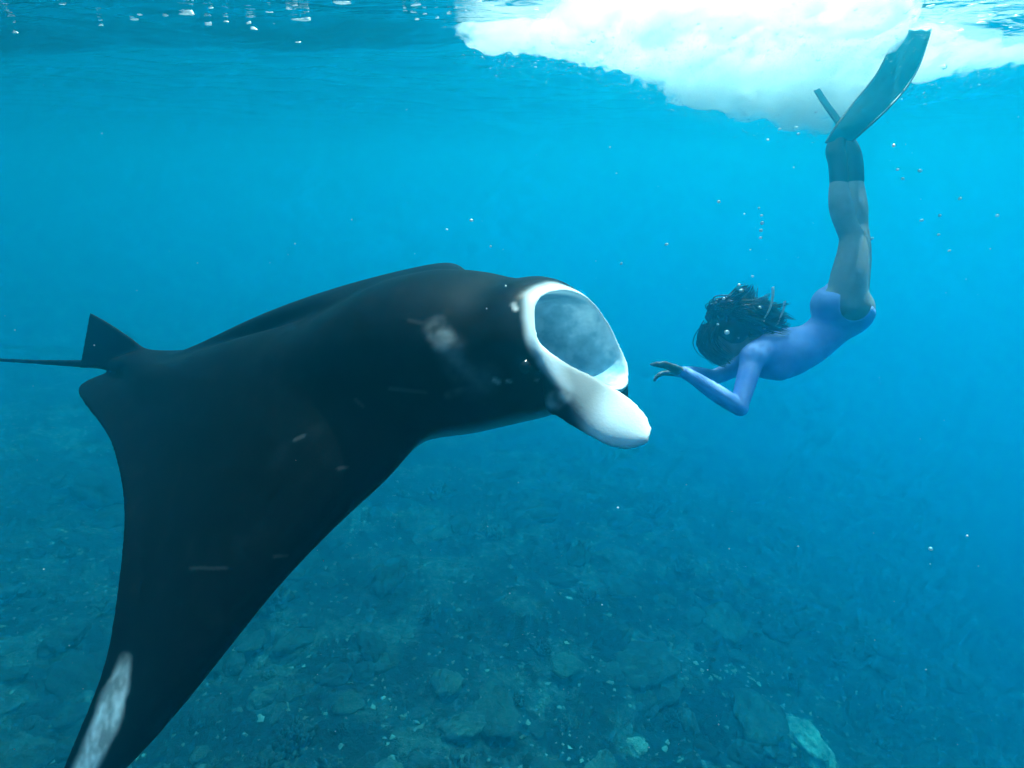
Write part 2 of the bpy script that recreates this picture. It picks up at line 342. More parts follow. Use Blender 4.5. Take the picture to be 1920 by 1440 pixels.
# complete the root (inside the body) and the tip
ke = [(0, .62), (.15, .60)] + [tuple(q) for q in fl if q[0] > .28]
kt = [(0, -.80), (.03, -.84)] + [tuple(q) for q in ft if q[0] > .045]
ke = np.array(ke); kt = np.array(kt)
xle = np.interp(s, ke[:, 0], ke[:, 1]); xte = np.interp(s, kt[:, 0], kt[:, 1])
for _ in range(6):
    xle[1:-1] = (xle[:-2] + 2 * xle[1:-1] + xle[2:]) / 4; xte[1:-1] = (xte[:-2] + 2 * xte[1:-1] + xte[2:]) / 4
tip = smooth01(s, .93, 1.0); mid = .62 * xte + .38 * xle; xle = xle + (mid - xle) * tip * .93; xte = xte + (mid - xte) * tip * .93
NCH = 44
cc = (1 - np.cos(np.linspace(0, math.pi, NCH))) / 2
CAMB = {-1: .012, 1: .03}
def wing(sign, lat, dz):
    top = np.zeros((NS, NCH, 3)); bot = top.copy()
    for i in range(NS):
        ch = max(xle[i] - xte[i], .02); x = xle[i] - cc * ch
        tmax = .030 + .21 * math.exp(-(lat[i] / .42) ** 2)
        tmax = min(tmax, .34 * ch) * (1 - .5 * s[i] ** 2)
        prof = np.maximum(np.sqrt(cc) * (1 - cc) ** 1.6, 0); prof /= prof.max()
        t = prof * tmax + .010 + .006 * np.minimum(1, np.minimum(cc, 1 - cc) * 30)
        nl, nzz = (np.gradient(dz)[i], np.gradient(lat)[i]); q = math.hypot(nl, nzz); nl, nzz = -nl / q, nzz / q   # section normal
        camb = CAMB[sign] * np.sin(math.pi * cc ** .7) * np.exp(-((s[i] - .22) / .3) ** 2) * ch - .012 * smooth01(cc, .45, .8) * (1 - smooth01(cc, .8, 1)) * (1 - s[i])
        for arr, sg in ((top, .55), (bot, -.45)):
            off = camb + sg * t
            tw_ = (.66 * (.34 - cc) * math.sin(math.pi * min(1, s[i] * 1.15)) if sign > 0 else 0 * cc)      # far wing lifts its leading edge
            arr[i] = np.stack([x - (.10 * smooth01(s[i], .1, .3) if sign > 0 else 0), sign * (lat[i] + nl * off), dz[i] + nzz * off + tw_], -1)
    k = NS * NCH
    V = np.concatenate([top.reshape(-1, 3), bot.reshape(-1, 3)]); g = grid_faces(NS, NCH)
    F = g + [tuple(reversed([a + k for a in q])) for q in g]
    loop = [j for j in range(NCH)] + [i * NCH + NCH - 1 for i in range(1, NS)] + [(NS - 1) * NCH + j for j in range(NCH - 2, -1, -1)] + [i * NCH for i in range(NS - 2, 0, -1)]
    for a, b in zip(loop, loop[1:] + loop[:1]): F.append((b, a, a + k, b + k))
    if sign > 0: F = [tuple(reversed(q)) for q in F]
    return mb(V), F
parts = [wing(-1, lat, dz)]
lat2, dz2 = span_path(-6, 54, .8, SPAN); parts.append(wing(1, lat2, dz2))
# trunk: rings from the mouth rim back to the tail base; the mouth is a deep open cup
rim = np.array([(1003, 600, 1.85), (1008, 566, 1.87), (1035, 549, 1.92), (1070, 547, 2.0), (1105, 562, 2.07), (1135, 598, 2.12), (1160, 645, 2.14), (1178, 688, 2.13),
                (1176, 716, 2.09), (1158, 729, 2.03), (1125, 714, 1.96), (1080, 692, 1.89), (1040, 668, 1.86), (1012, 640, 1.84)])
rim3 = np.array([am(*q) for q in rim]); rim3 = np.concatenate([rim3, rim3[:1]])
NR = 56
rr = interp_pts(rim3, NR + 1)[:-1]
rc = rr.mean(0)
rb_ = np.stack([(rr - MC) @ hx, (rr - MC) @ ly, (rr - MC) @ uz], -1)      # rim in body frame
cb = rb_.mean(0)
ang = np.unwrap(np.arctan2((rb_[:, 2] - cb[2]) / .11, (rb_[:, 1] - cb[1]) / .17))
def ring(x, yc, zc, a, bt, bb, p=2.3):
    c_, s_ = np.cos(ang), np.sin(ang); r = (np.abs(c_) ** p + np.abs(s_) ** p) ** (-1 / p)
    return np.stack([np.full(NR, x), yc + a * r * c_, zc + np.where(s_ > 0, bt, bb) * r * s_], -1)
outward = (rb_ - cb); outward[:, 0] = 0; outward /= np.linalg.norm(outward, axis=1)[:, None]
rings = []
for dpt, sc in ((.30, .18), (.29, .45), (.24, .66), (.16, .80), (.07, .93), (.01, .985)):   # inside of the mouth, back to front
    q = cb + (rb_ - cb) * sc; q[:, 0] = rb_[:, 0] - dpt; rings.append(q)
rings.append(rb_ + np.array((.006, 0, 0)))
rings.append(rb_ + outward * .005 + np.array((.003, 0, 0)))
rings.append(rb_ + outward * .014 - np.array((.012, 0, 0)))
body = [(.74, -.01, -.018, .246, .172, .165), (.67, -.01, -.022, .268, .205, .176), (.54, -.01, -.03, .28, .236, .180), (.40, 0, -.045, .28, .238, .165), (.20, 0, -.055, .27, .180, .15), (0, 0, -.045, .24, .120, .12),
        (-.25, 0, -.03, .20, .070, .09), (-.5, 0, -.02, .15, .045, .06), (-.68, 0, 0, .07, .045, .04), (-.80, 0, 0, .035, .03, .028), (-.86, 0, 0, .018, .018, .018)]
r70 = ring(*body[0])
for u in (.25, .6): rings.append((1 - u) * (rb_ + outward * .014) + u * r70 - np.array((.0, 0, 0)) + outward * .02 * math.sin(math.pi * u))
for b in body: rings.append(ring(*b))
V = np.concatenate(rings); F = grid_faces(len(rings), NR, True); F += [tuple(range(NR - 1, -1, -1)), tuple(range((len(rings) - 1) * NR, len(rings) * NR))]
parts.append((mb(V), F))
# tail whip, dorsal fin, pelvic flaps
tw = interp_pts([am(215, 684, 2.68), am(160, 682, 2.73), am(80, 679, 2.80), am(0, 675, 2.87), am(-150, 668, 3.0), am(-330, 664, 3.15)], 40)
parts.append(tube(tw, np.interp(np.linspace(0, 1, 40), [0, .12, .45, 1], [.03, .017, .0095, .006]), 10))
r0 = [am(310, 664, 2.60), am(280, 655, 2.62), am(245, 633, 2.645), am(208, 608, 2.675), am(170, 586, 2.70)]
r1 = [am(300, 690, 2.60), am(262, 690, 2.63), am(225, 690, 2.665), am(190, 688, 2.69), am(160, 690, 2.72)]
fin = np.stack([np.array(interp_pts(r1, 16)) * (1 - v) + np.array(interp_pts(r0, 16)) * v for v in np.linspace(0, 1, 8)], 1)
parts.append(slab(fin, np.linspace(.045, .013, 8)[None, :]))
# cephalic lobe on the near side: broad paddle from the mouth corner
top = interp_pts([am(1006, 640, 1.845), am(1066, 680, 1.82), am(1128, 712, 1.79), am(1180, 744, 1.755), am(1212, 775, 1.73), am(1224, 806, 1.71)], 26)
bot = interp_pts([am(1026, 772, 1.85), am(1056, 792, 1.79), am(1096, 816, 1.755), am(1136, 838, 1.73), am(1178, 847, 1.715), am(1216, 830, 1.70)], 26)
lob = []
for v in np.linspace(0, 1, 14): lob.append(top * (1 - v) + bot * v + (-ly * .016 + hx * .004) * math.sin(math.pi * v) * np.linspace(1, .8, 26)[:, None])
lob = np.stack(lob, 1); parts.append(slab(lob, .012))
# far lobe, curled down beside the far mouth corner
top = interp_pts([am(1172, 705, 2.12), am(1160, 722, 2.07), am(1135, 716, 2.02), am(1110, 706, 1.98)], 20)
bot = interp_pts([am(1172, 800, 2.06), am(1150, 815, 2.02), am(1125, 805, 2.0), am(1105, 790, 1.98)], 20)
lob2 = np.stack([top * (1 - v) + bot * v + ly * .03 * math.sin(math.pi * v) for v in np.linspace(0, 1, 10)], 1); parts.append(slab(lob2, .016))
# one continuous skin
MV, MF = join(parts)
tmp = bpy.data.objects.new('tmp', meshdata('tmp', MV, MF)); C.objects.link(tmp)
import bmesh
bm = bmesh.new(); bm.from_mesh(tmp.data); bmesh.ops.recalc_face_normals(bm, faces=bm.faces); bm.to_mesh(tmp.data); bm.free()
md = tmp.modifiers.new('r', 'REMESH'); md.mode = 'VOXEL'; md.voxel_size = .0052
md = tmp.modifiers.new('s', 'SMOOTH'); md.factor = .5; md.iterations = 10
dg = bpy.context.evaluated_depsgraph_get(); em = bpy.data.meshes.new_from_object(tmp.evaluated_get(dg)); bpy.data.objects.remove(tmp)
em.polygons.foreach_set('use_smooth', [True] * len(em.polygons)); em.name = 'body'
nv = len(em.vertices); W = np.empty(nv * 3); em.vertices.foreach_get('co', W); W = W.reshape(-1, 3)
NRM = np.empty(nv * 3); em.vertex_normals.foreach_get('vector', NRM); NRM = NRM.reshape(-1, 3)
print('manta verts', nv)
# fair the wing roots into the trunk
E = np.empty(len(em.edges) * 2, np.int64); em.edges.foreach_get('vertices', E); E = E.reshape(-1, 2)
def fair(W, wt, it):
    act = wt > 0; e = E[act[E[:, 0]] | act[E[:, 1]]]; ids, inv = np.unique(e, return_inverse=True); e = inv.reshape(-1, 2); L = W[ids].copy(); k = len(ids); g = wt[ids][:, None] * .6
    a = np.concatenate([e[:, 0], e[:, 1]]); b = np.concatenate([e[:, 1], e[:, 0]]); cnt = np.bincount(a, minlength=k)[:, None]
    for _ in range(it):
        sm = np.stack([np.bincount(a, L[b, q], minlength=k) for q in range(3)], 1) / cnt; L += g * (sm - L)
    W = W.copy(); W[ids] = L; return W
b_ = np.stack([(W - MC) @ hx, (W - MC) @ ly, (W - MC) @ uz], -1)
wt = smooth01(b_[:, 0] - np.interp(np.abs(b_[:, 1]), lat, xte), .02, .14) * smooth01(b_[:, 0], .85, .72) * (1 - .35 * smooth01(np.abs(b_[:, 1]), .30, .12)) * smooth01(b_[:, 0], -.74, -.55) * smooth01(np.abs(b_[:, 1]), .95, .6)
W = fair(W, wt, 260)
lw = smooth01(b_[:, 0], .80, .86) * .9; W = fair(W, lw, 12)
em.vertices.foreach_set('co', W.ravel()); em.update()
NRM = np.empty(nv * 3); em.vertex_normals.foreach_get('vector', NRM); NRM = NRM.reshape(-1, 3)
px, py, pd = pix(W); pd = pd + DM; bx = (W - MC) @ hx; by = (W - MC) @ ly; bz = (W - MC) @ uz; nzb = NRM @ uz
nn = noise3(W, 11, 4, 14.0) * .5; nf = noise3(W, 31, 3, 70.0) * .5; nf = np.clip(.55 + 1.1 * nf + .5 * nn, .12, 1)
def seg(px, py, pts):                    # distance in photo pixels to a polyline
    best = np.full(len(px), 1e9)
    for (ax, ay), (bx_, by_) in zip(pts[:-1], pts[1:]):
        vx, vy = bx_ - ax, by_ - ay; t = np.clip(((px - ax) * vx + (py - ay) * vy) / (vx * vx + vy * vy), 0, 1)
        best = np.minimum(best, np.hypot(px - ax - t * vx, py - ay - t * vy))
    return best
wht = np.zeros(nv)
near = pd < 2.35
# pale belly
belly = smooth01(-nzb, .6, .95) * (by < .9) * .7
wht = np.maximum(wht, belly * smooth01(bz, .05, -.08))
# white lip round the mouth
def near_d(S, cut=.08):                   # distance to a dense point set, only where it can matter
    S = np.asarray(S).reshape(-1, 3); o = np.full(nv, 9.); c_ = S.mean(0); k = np.where(np.linalg.norm(W - c_, axis=1) < np.linalg.norm(S - c_, axis=1).max() + cut)[0]
    for q in np.array_split(k, max(1, len(k) // 1500)): o[q] = np.sqrt(((W[q, None, :] - S[None]) ** 2).sum(2)).min(1)
    return o
rd = near_d(np.concatenate([interp_pts(rim3, 300)]))
leftness = smooth01(px, 1120, 1020)
wht = np.maximum(wht, smooth01(rd + .010 * nn, .013 + .028 * leftness, .005 + .006 * leftness) * near)
inside = np.zeros(nv)
q = (W - rc); axial = (W - MC) @ hx
cup = np.concatenate([mb(cb * np.array((0, 1, 1)) + (rb_ - cb * np.array((0, 1, 1))) * np.array((1, q, q)) - np.array((p, 0, 0))) for p, q in zip(np.interp(np.linspace(0, 5, 22), range(6), (.30, .29, .24, .16, .07, .012)), np.interp(np.linspace(0, 5, 22), range(6), (.18, .45, .66, .80, .93, .985)))])
inside = smooth01(near_d(cup), .026, .016) * smooth01(np.einsum('ij,ij->i', NRM, (rc - .1 * hx) - W), -.02, .02)
# cheek below the mouth corner, and the lobe paddle
ck = seg(px, py, [(1030, 670), (1060, 700), (1075, 712)]); wht = np.maximum(wht, smooth01(ck + 10 * nn, 34, 10) * (pd < 1.95) * .85)
ck = seg(px, py, [(1038, 752), (1058, 742), (1078, 722)]); wht = np.maximum(wht, smooth01(ck + 12 * nn, 20, 4) * (pd < 1.95) * .85 * nf)
lobd = near_d(lob)
islob = smooth01(lobd, .03, .018) * smooth01(px - .35 * (py - 700), 1035, 1075)
lobw = .30 + .68 * smooth01(px + .75 * (py - 770), 1075, 1165); wht = wht * (1 - islob) + lobw * islob
# spots and old scars on the near flank, streak along the wing tip
dors = (nzb > -.35) & (pd < 2.4)
for pts, r0_, a in (([(820, 622), (836, 636), (832, 645)], 32, .34), ([(845, 655), (862, 690), (885, 715), (910, 712)], 46, .12), ([(840, 740), (880, 726), (912, 715)], 14, .13), ([(850, 690), (890, 690)], 12, .08), ([(964, 572), (967, 578)], 9, 1.0), ([(928, 712), (934, 716)], 9, .8), ([(950, 714), (958, 716)], 5, .5), ([(1005, 712), (1008, 713)], 5, .5)):
    wht = np.maximum(wht, a * smooth01(seg(px, py, pts) + .45 * r0_ * nn, r0_, r0_ * .1) * dors * nf)
srn = np.random.default_rng(5)             # faint old scratches on the back and wing
for _ in range(14):
    sx, sy = srn.uniform(300, 960), srn.uniform(600, 1150); an = srn.uniform(-.5, .9); L_ = srn.uniform(15, 70)
    wht = np.maximum(wht, srn.uniform(.015, .05) * smooth01(seg(px, py, [(sx, sy), (sx + L_ * math.cos(an), sy + L_ * math.sin(an))]) + 1.5 * nn, 5, 2) * dors)
st = seg(px, py, [(236, 1232), (222, 1290), (195, 1362), (165, 1430), (140, 1480)])
wht = np.maximum(wht, .95 * smooth01(st + 14 * nn + 6 * (nf - .6), 12 + 12 * smooth01(py, 1215, 1310), 2 + 5 * smooth01(py, 1215, 1310)) * smooth01(py + 30 * nn, 1195, 1300) * (pd < 2.1) * (nzb > -.6) * np.clip(nf + .25, 0, 1))
ca = em.attributes.new('pigment', 'FLOAT', 'POINT'); ca.data.foreach_set('value', np.clip(wht, 0, 1).astype(np.float32))
ca = em.attributes.new('gullet', 'FLOAT', 'POINT'); ca.data.foreach_set('value', inside.astype(np.float32))
m = M('manta_skin'); bs = m.node('BsdfPrincipled', Roughness=.42); bs.inputs['Specular IOR Level'].default_value = .05
at1 = m.node('Attribute', _attribute_name='pigment'); at2 = m.node('Attribute', _attribute_name='gullet')
n1 = m.noise(18, 5, .6); n2 = m.noise(160, 3, .6)
dark = m.ramp(n1.outputs[0], [(.32, (.0015, .0025, .003)), (.55, (.003, .0045, .005)), (.75, (.007, .009, .010))])
gul = m.ramp(m.noise(7, 4, .6).outputs[0], [(.35, (.12, .28, .38)), (.5, (.30, .52, .62)), (.64, (.8, .9, .94))])  # pale mouth lining; cloudy blue glow of backlit tissue painted into its colour
c = m.mix(at2.outputs['Fac'], dark.outputs[0], gul.outputs[0])
c = m.mix(at1.outputs['Fac'], c, (.76, .84, .87)); m.link(c, bs.inputs['Base Color'])
m.link(m.bump(n2.outputs[0], .12, .004), bs.inputs['Normal']); m.link(bs.outputs[0], m.out.inputs[0]); SKIN = m.m
em.materials.clear(); em.materials.append(SKIN)
em.vertices.foreach_set('co', (W - MC).ravel())
mr = empty('manta_ray', MC); tag(mr, 'large black manta ray with open white-rimmed mouth, wings bent down', 'manta ray')
bo = bpy.data.objects.new('body', em); C.objects.link(bo); bo.parent = mr
# eye on the near side of the head
k = np.argmin(np.hypot(px - 985, py - 690) + 400 * (pd - 1.8).clip(0)); ep = W[k]; en = NRM[k]
u_, v_ = np.meshgrid(np.linspace(0, 2 * math.pi, 20, endpoint=False), np.linspace(.05, math.pi - .05, 10)); 
ev = np.stack([np.sin(v_) * np.cos(u_), np.sin(v_) * np.sin(u_), np.cos(v_)], -1).reshape(-1, 3) * .017 + ep - en * .006
m = M('eye_black'); bs = m.node('BsdfPrincipled', Roughness=.12); bs.inputs['Base Color'].default_value = (.004, .004, .005, 1); m.link(bs.outputs[0], m.out.inputs[0])
obj('eye', ev, grid_faces(10, 20, True) + [tuple(range(20)), tuple(range(199, 179, -1))], m.m, mr)

# ------------------------------------------------------------------ diver
DD = 1.29
DV = at(1583, 578, 4.3 - DD)
dl = np.array((0., 0, 0))

def cs(px, py, d): d = d - DD; return ((px - 960) / FPX * d, d, (720 - py) / FPX * d)       # metres: right, forward, up as the lens looks
g = SDF((.66, 3.86 - DD, -.20), (1.98, 4.70 - DD, 1.34), .0055)
A = lambda px, py, d: np.array(cs(px, py, d))
# torso: arched, chest downward
g.ell(A(1583, 580, 4.30), np.array([[.80, 0, .6], [0, 1, 0], [-.6, 0, .80]]), (.125, .165, .135), .05)
g.chain([(A(1580, 585, 4.30), .115), (A(1548, 622, 4.30), .098), (A(1510, 650, 4.30), .105), (A(1470, 664, 4.30), .115), (A(1440, 662, 4.30), .105)], .05)
g.ell(A(1462, 664, 4.30), np.array([[.88, 0, .47], [0, 1, 0], [-.47, 0, .88]]), (.16, .150, .115), .05)
for sd_ in (-1, 1):
    g.ell(A(1462, 692, 4.30 + sd_ * .07), np.eye(3), (.055, .055, .052), .03)                     # bust
    g.ell(A(1550, 568, 4.30 + sd_ * .07), np.eye(3), (.068, .074, .076), .05)                    # seat
g.cone(A(1435, 652, 4.25), A(1412, 668, 4.16), .07, .058, .04); g.cone(A(1435, 652, 4.36), A(1410, 660, 4.44), .07, .058, .04)
# neck and head, chin lifted, looking toward the ray
g.chain([(A(1428, 652, 4.30), .058), (A(1402, 640, 4.30), .052), (A(1385, 634, 4.30), .055)], .03)
hd = A(1366, 630, 4.30); hu = np.array((-.62, 0, .78)); hf = np.array((-.78, 0, -.62)); hs = np.array((0, 1., 0))   # crown, face, side
hu /= np.linalg.norm(hu); hf -= hu * (hf @ hu); hf /= np.linalg.norm(hf)
g.ell(hd + hu * .02 - hf * .012, np.array([hf, hs, hu]), (.098, .076, .100), .02)
g.ell(hd - hu * .048 + hf * .030, np.array([hf, hs, hu]), (.062, .056, .062), .03)
g.cone(hd + hf * .092 + hu * .004, hd + hf * .112 - hu * .026, .008, .014, .012)                  # nose
g.ell(hd + hf * .084 - hu * .058, np.array([hf, hs, hu]), (.016, .026, .009), .008)               # lips
g.ell(hd + hf * .074 - hu * .092, np.array([hf, hs, hu]), (.022, .024, .018), .015)               # chin
for sd_ in (-1, 1): g.ell(hd + hs * sd_ * .078 - hu * .010 - hf * .008, np.array([hf, hs, hu]), (.016, .006, .026), .008); g.ell(hd + hs * sd_ * .030 + hf * .088 + hu * .024, np.array([hf, hs, hu]), (.014, .022, .008), .01)
# arms
ARM_N = [(A(1412, 670, 4.16), .052), (A(1400, 712, 4.12), .045), (A(1387, 758, 4.08), .037), (A(1384, 762, 4.08), .036), (A(1345, 738, 4.07), .038), (A(1300, 708, 4.06), .027), (A(1280, 697, 4.06), .023)]
ARM_F = [(A(1408, 664, 4.45), .052), (A(1375, 690, 4.46), .044), (A(1340, 706, 4.44), .037), (A(1312, 702, 4.38), .034), (A(1285, 697, 4.28), .023), (A(1276, 698, 4.24), .022)]
g.chain(ARM_N, .02); g.chain(ARM_F, .02)
def hand(wr, fdir, nrm, side, curl, k=.007):
    fdir = fdir / np.linalg.norm(fdir); nrm = nrm - fdir * (nrm @ fdir); nrm /= np.linalg.norm(nrm); sdv = np.cross(fdir, nrm) * side
    pc = wr + fdir * .048; g.ell(pc, np.array([fdir, sdv, nrm]), (.052, .040, .016), .014)
    for j, (o, L) in enumerate(((-.030, .062), (-.010, .074), (.011, .080), (.031, .070))):       # little .. index
        p = wr + fdir * .085 + sdv * o * .95; d_ = fdir + sdv * o * 5.5; d_ /= np.linalg.norm(d_); r_ = .0088
        for q, (f_, rr_) in enumerate(((.45, .0082), (.32, .0076), (.23, .0068))):
            a_ = curl[j] * (q + .4); e = p + (d_ * math.cos(a_) - nrm * math.sin(a_)) * L * f_; g.cone(p, e, r_, rr_, k); p = e; r_ = rr_
    p = wr + fdir * .018 + sdv * .030; d_ = fdir * .68 + sdv * .72 - nrm * .2; d_ /= np.linalg.norm(d_)
    g.cone(wr + fdir * .01 + sdv * .012, p, .015, .013, .012); e = p + d_ * .036; g.cone(p, e, .012, .010, k); e2 = e + (d_ + fdir * .5) / 1.4 * .030; g.cone(e, e2, .010, .0078, k)
hand(A(1281, 697, 4.06), np.array((-.92, -.05, .34)), np.array((.25, .25, .93)), 1, (.32, .24, .20, .10))
hand(A(1277, 698, 4.24), np.array((-.97, -.12, -.05)), np.array((.1, .2, .97)), -1, (.5, .42, .36, .25))
# legs
LEG_N = [(A(1585, 572, 4.21), .098), (A(1592, 520, 4.20), .088), (A(1598, 478, 4.20), .073), (A(1597, 446, 4.20), .058), (A(1588, 425, 4.20), .052), (A(1578, 392, 4.20), .056), (A(1573, 360, 4.20), .048), (A(1572, 332, 4.20), .037), (A(1571, 305, 4.20), .035)]
LEG_F = [(A(1588, 572, 4.40), .098), (A(1597, 520, 4.41), .088), (A(1606, 478, 4.42), .073), (A(1609, 446, 4.42), .058), (A(1608, 425, 4.43), .052), (A(1606, 392, 4.44), .057), (A(1604, 360, 4.45), .048), (A(1603, 332, 4.45), .037), (A(1602, 312, 4.45), .035)]
g.chain(LEG_N, .03); g.chain(LEG_F, .03)
FOOT_N = [(A(1571, 305, 4.20), .036), (A(1566, 280, 4.20), .036), (A(1574, 256, 4.20), .030), (A(1590, 236, 4.20), .018)]
FOOT_F = [(A(1602, 312, 4.45), .036), (A(1597, 286, 4.45), .036), (A(1586, 262, 4.46), .030), (A(1576, 240, 4.47), .018)]
g.chain(FOOT_N, .02); g.chain(FOOT_F, .02)
body_d = g.d.copy()
def toW(V): return CAM + V[:, :1] * RT + V[:, 1:2] * FW + V[:, 2:3] * UP
V, F = g.mesh(); V = relax(V, F, 2, .4)
print('diver verts', len(V))
dv = empty('person', DV); tag(dv, 'long-haired person in blue swimsuit and long fins diving head down, arms reaching out', 'person')
m = M('skin'); bs = m.node('BsdfPrincipled', Roughness=.5); bs.inputs['Specular IOR Level'].default_value = .3
c = m.ramp(m.noise(14, 4, .6).outputs[0], [(.3, (.24, .22, .21)), (.7, (.34, .31, .30))]); m.link(c.outputs[0], bs.inputs['Base Color']); m.link(bs.outputs[0], m.out.inputs[0]); SKN = m.m
obj('body', toW(V), F, SKN, dv)
# swimsuit: shell over trunk and arms
sl, P = g.sub((.66, 3.86 - DD, -.20), (1.98, 4.70 - DD, A(1600, 505, 4.3)[2]))
def capd(a, b, r):
    ab = (b - a).astype(np.float32); q = P - a.astype(np.float32); pa = q @ ab; l2 = float(ab @ ab); t_ = np.clip(pa / l2, 0, 1); return np.sqrt(np.maximum((q * q).sum(-1) - 2 * t_ * pa + t_ * t_ * l2, 0)) - r
reg = capd(A(1560, 600, 4.3), A(1448, 662, 4.3), .20)
for arm in (ARM_N, ARM_F):
    for (a, _), (b, _) in zip(arm[:-2], arm[1:-1]): reg = np.minimum(reg, capd(a, b, .075))
reg = np.minimum(reg, capd(A(1436, 655, 4.2), A(1436, 655, 4.4), .13)); reg = np.maximum(reg, -capd(A(1400, 640, 4.3), A(1360, 630, 4.3), .095))                     # neck opening
reg = np.maximum(reg, -capd(A(1607, 540, 4.16), A(1612, 575, 4.10), .085)); reg = np.maximum(reg, -capd(A(1607, 540, 4.44), A(1612, 575, 4.50), .085))   # high-cut legs
hp = A(1592, 552, 4.3); hn = np.array((.55, 0, .84)); reg = np.maximum(reg, (P - hp) @ hn)
g2 = SDF((0, 0, 0), (.1, .1, .1), .05); g2.lo = g.lo; g2.h = g.h; g2.d = np.maximum(body_d[sl] - .006, reg).astype(np.float32); g2.n = g2.d.shape; g2.lo = g.lo + g.h * np.array([q.start for q in sl])
V, F = g2.mesh(); V = relax(V, F, 2, .4); del P, reg
m = M('swimsuit_cloth'); bs = m.node('BsdfPrincipled', Roughness=.6); c = m.ramp(m.noise(9, 3, .5).outputs[0], [(.35, (.24, .36, .88)), (.65, (.36, .48, .95))])
m.link(c.outputs[0], bs.inputs['Base Color']); m.link(m.bump(m.noise(30, 3, .5).outputs[0], .3, .01), bs.inputs['Normal']); m.link(bs.outputs[0], m.out.inputs[0])
obj('swimsuit', toW(V), F, m.m, dv)['label'] = 'violet-blue long-sleeved swimsuit'
# eyes
m = M('diver_eye'); bs = m.node('BsdfPrincipled', Roughness=.2); bs.inputs['Base Color'].default_value = (.03, .02, .015, 1); m.link(bs.outputs[0], m.out.inputs[0])
for sd_ in (-1, 1):
    c0 = hd + hs * sd_ * .031 + hf * .083 + hu * .004; ev = np.stack([np.sin(v_) * np.cos(u_), np.sin(v_) * np.sin(u_), np.cos(v_)], -1).reshape(-1, 3) * .0125 + c0
    obj('eye', toW(ev), grid_faces(10, 20, True) + [tuple(range(20)), tuple(range(199, 179, -1))], m.m, dv)
# hair: cap over the scalp and loose locks floating up and back
rng = np.random.default_rng(8); parts = []
gh = SDF(hd - .17, hd + .17, .0075); gh.ell(hd + hu * .026 - hf * .022, np.array([hf, hs, hu]), (.108, .094, .108), .01)
Pn = gh.sub(hd - .2, hd + .2)[1]; gh.d = np.maximum(gh.d, ((Pn - (hd + hf * .052 + hu * .02)) @ (hf * .8 - hu * .6 * .4)).astype(np.float32)); cap = gh.mesh()
parts.append((toW(relax(cap[0], cap[1], 2)), [tuple(q) for q in cap[1]]))
tips = [(1393, 538), (1402, 548), (1412, 546), (1424, 562), (1388, 550), (1436, 568), (1452, 588), (1470, 600), (1480, 610), (1406, 566), (1432, 602), (1456, 616), (1476, 592), (1418, 586), (1444, 628), (1400, 580), (1440, 560), (1462, 576), (1395, 560), (1425, 545), (1440, 640), (1468, 626)]
for k in range(96):                                          # locks, each of many strands
    e = tips[k % len(tips)]; side = rng.uniform(-1, 1); front = e[0] < 1352 and e[1] > 595
    ph = rng.uniform(.1, 1.3); th = math.atan2(-.3 if not front else .9, side)
    n0 = hu * math.cos(ph) + (hs * side + hf * (rng.uniform(-.9, .1) if not front else .75)) * math.sin(ph); n0 /= np.linalg.norm(n0)
    root = hd + hu * .026 - hf * .020 + n0 * .088; en = A(e[0] + rng.normal() * 6, e[1] + rng.normal() * 6, 4.30 + side * .10 + rng.normal() * .03)
    L = np.linalg.norm(en - root); c1 = root + n0 * (.02 + .05 * L) + np.array((.02, 0, .02)); c2 = root * .35 + en * .65 + np.array((.03, 0, -.03)) * L * 2 * rng.uniform(-.6, 1) + rng.normal(size=3) * .016
    base = interp_pts([root, c1, c2, en], 16); sw = rng.normal(size=3) * .018; tt = np.linspace(0, 1, 16)[:, None]
    if k % 9 == 0:                                           # a few locks lie across the face
        base = interp_pts([hd + hu * .10 + hf * .05 + hs * side * .05, hd + hu * .05 + hf * .115 + hs * side * .07, hd - hu * .03 + hf * .125 + hs * side * .075, hd - hu * .11 + hf * rng.uniform(.06, .12) + hs * side * .08], 16)
    base = base + np.sin(tt * rng.uniform(5, 9) + rng.uniform(0, 6)) * sw * tt
    for q in range(26):
        o = rng.normal(size=3) * (.012 * (1 - tt) + .030 * tt * (1 - tt) + .003) * np.array((1, 1, 1)); wv = rng.normal(size=3) * .004
        path = base + o + np.sin(tt * rng.uniform(5, 12) + rng.uniform(0, 6)) * wv * tt; path = path[:rng.integers(12, 17)]; z = len(path)
        parts.append(tube(toW(path), np.interp(np.linspace(0, 1, z), [0, .3, .75, 1], [.0032, .0034, .0022, .0005]) * rng.uniform(.7, 1.3), 4, False))
Vh, Fh = join(parts)
m = M('dark_hair'); bs = m.node('BsdfPrincipled', Roughness=.35); bs.inputs['Base Color'].default_value = (.006, .005, .005, 1); m.link(bs.outputs[0], m.out.inputs[0])
obj('hair', Vh, Fh, m.m, dv)
# two loose hair locks as strips, the light on them painted pale
m = M('lit_hair'); bs = m.node('BsdfPrincipled', Roughness=.5); bs.inputs['Base Color'].default_value = (.75, .78, .76, 1); m.link(bs.outputs[0], m.out.inputs[0])
for pts in ([(1416, 608, 4.22), (1432, 598, 4.21), (1443, 580, 4.2), (1449, 556, 4.2), (1449, 538, 4.2)], [(1456, 610, 4.23), (1462, 598, 4.22), (1469, 580, 4.22), (1471, 565, 4.22)]):
    c0 = interp_pts([A(*q) for q in pts], 18); sh = np.stack([c0 + np.array((.8, .3, .4)) * o for o in np.linspace(-.009, .009, 4)], 1)
    vv, ff = slab(sh, .003); obj('lit_lock', toW(vv), ff, m.m, dv)
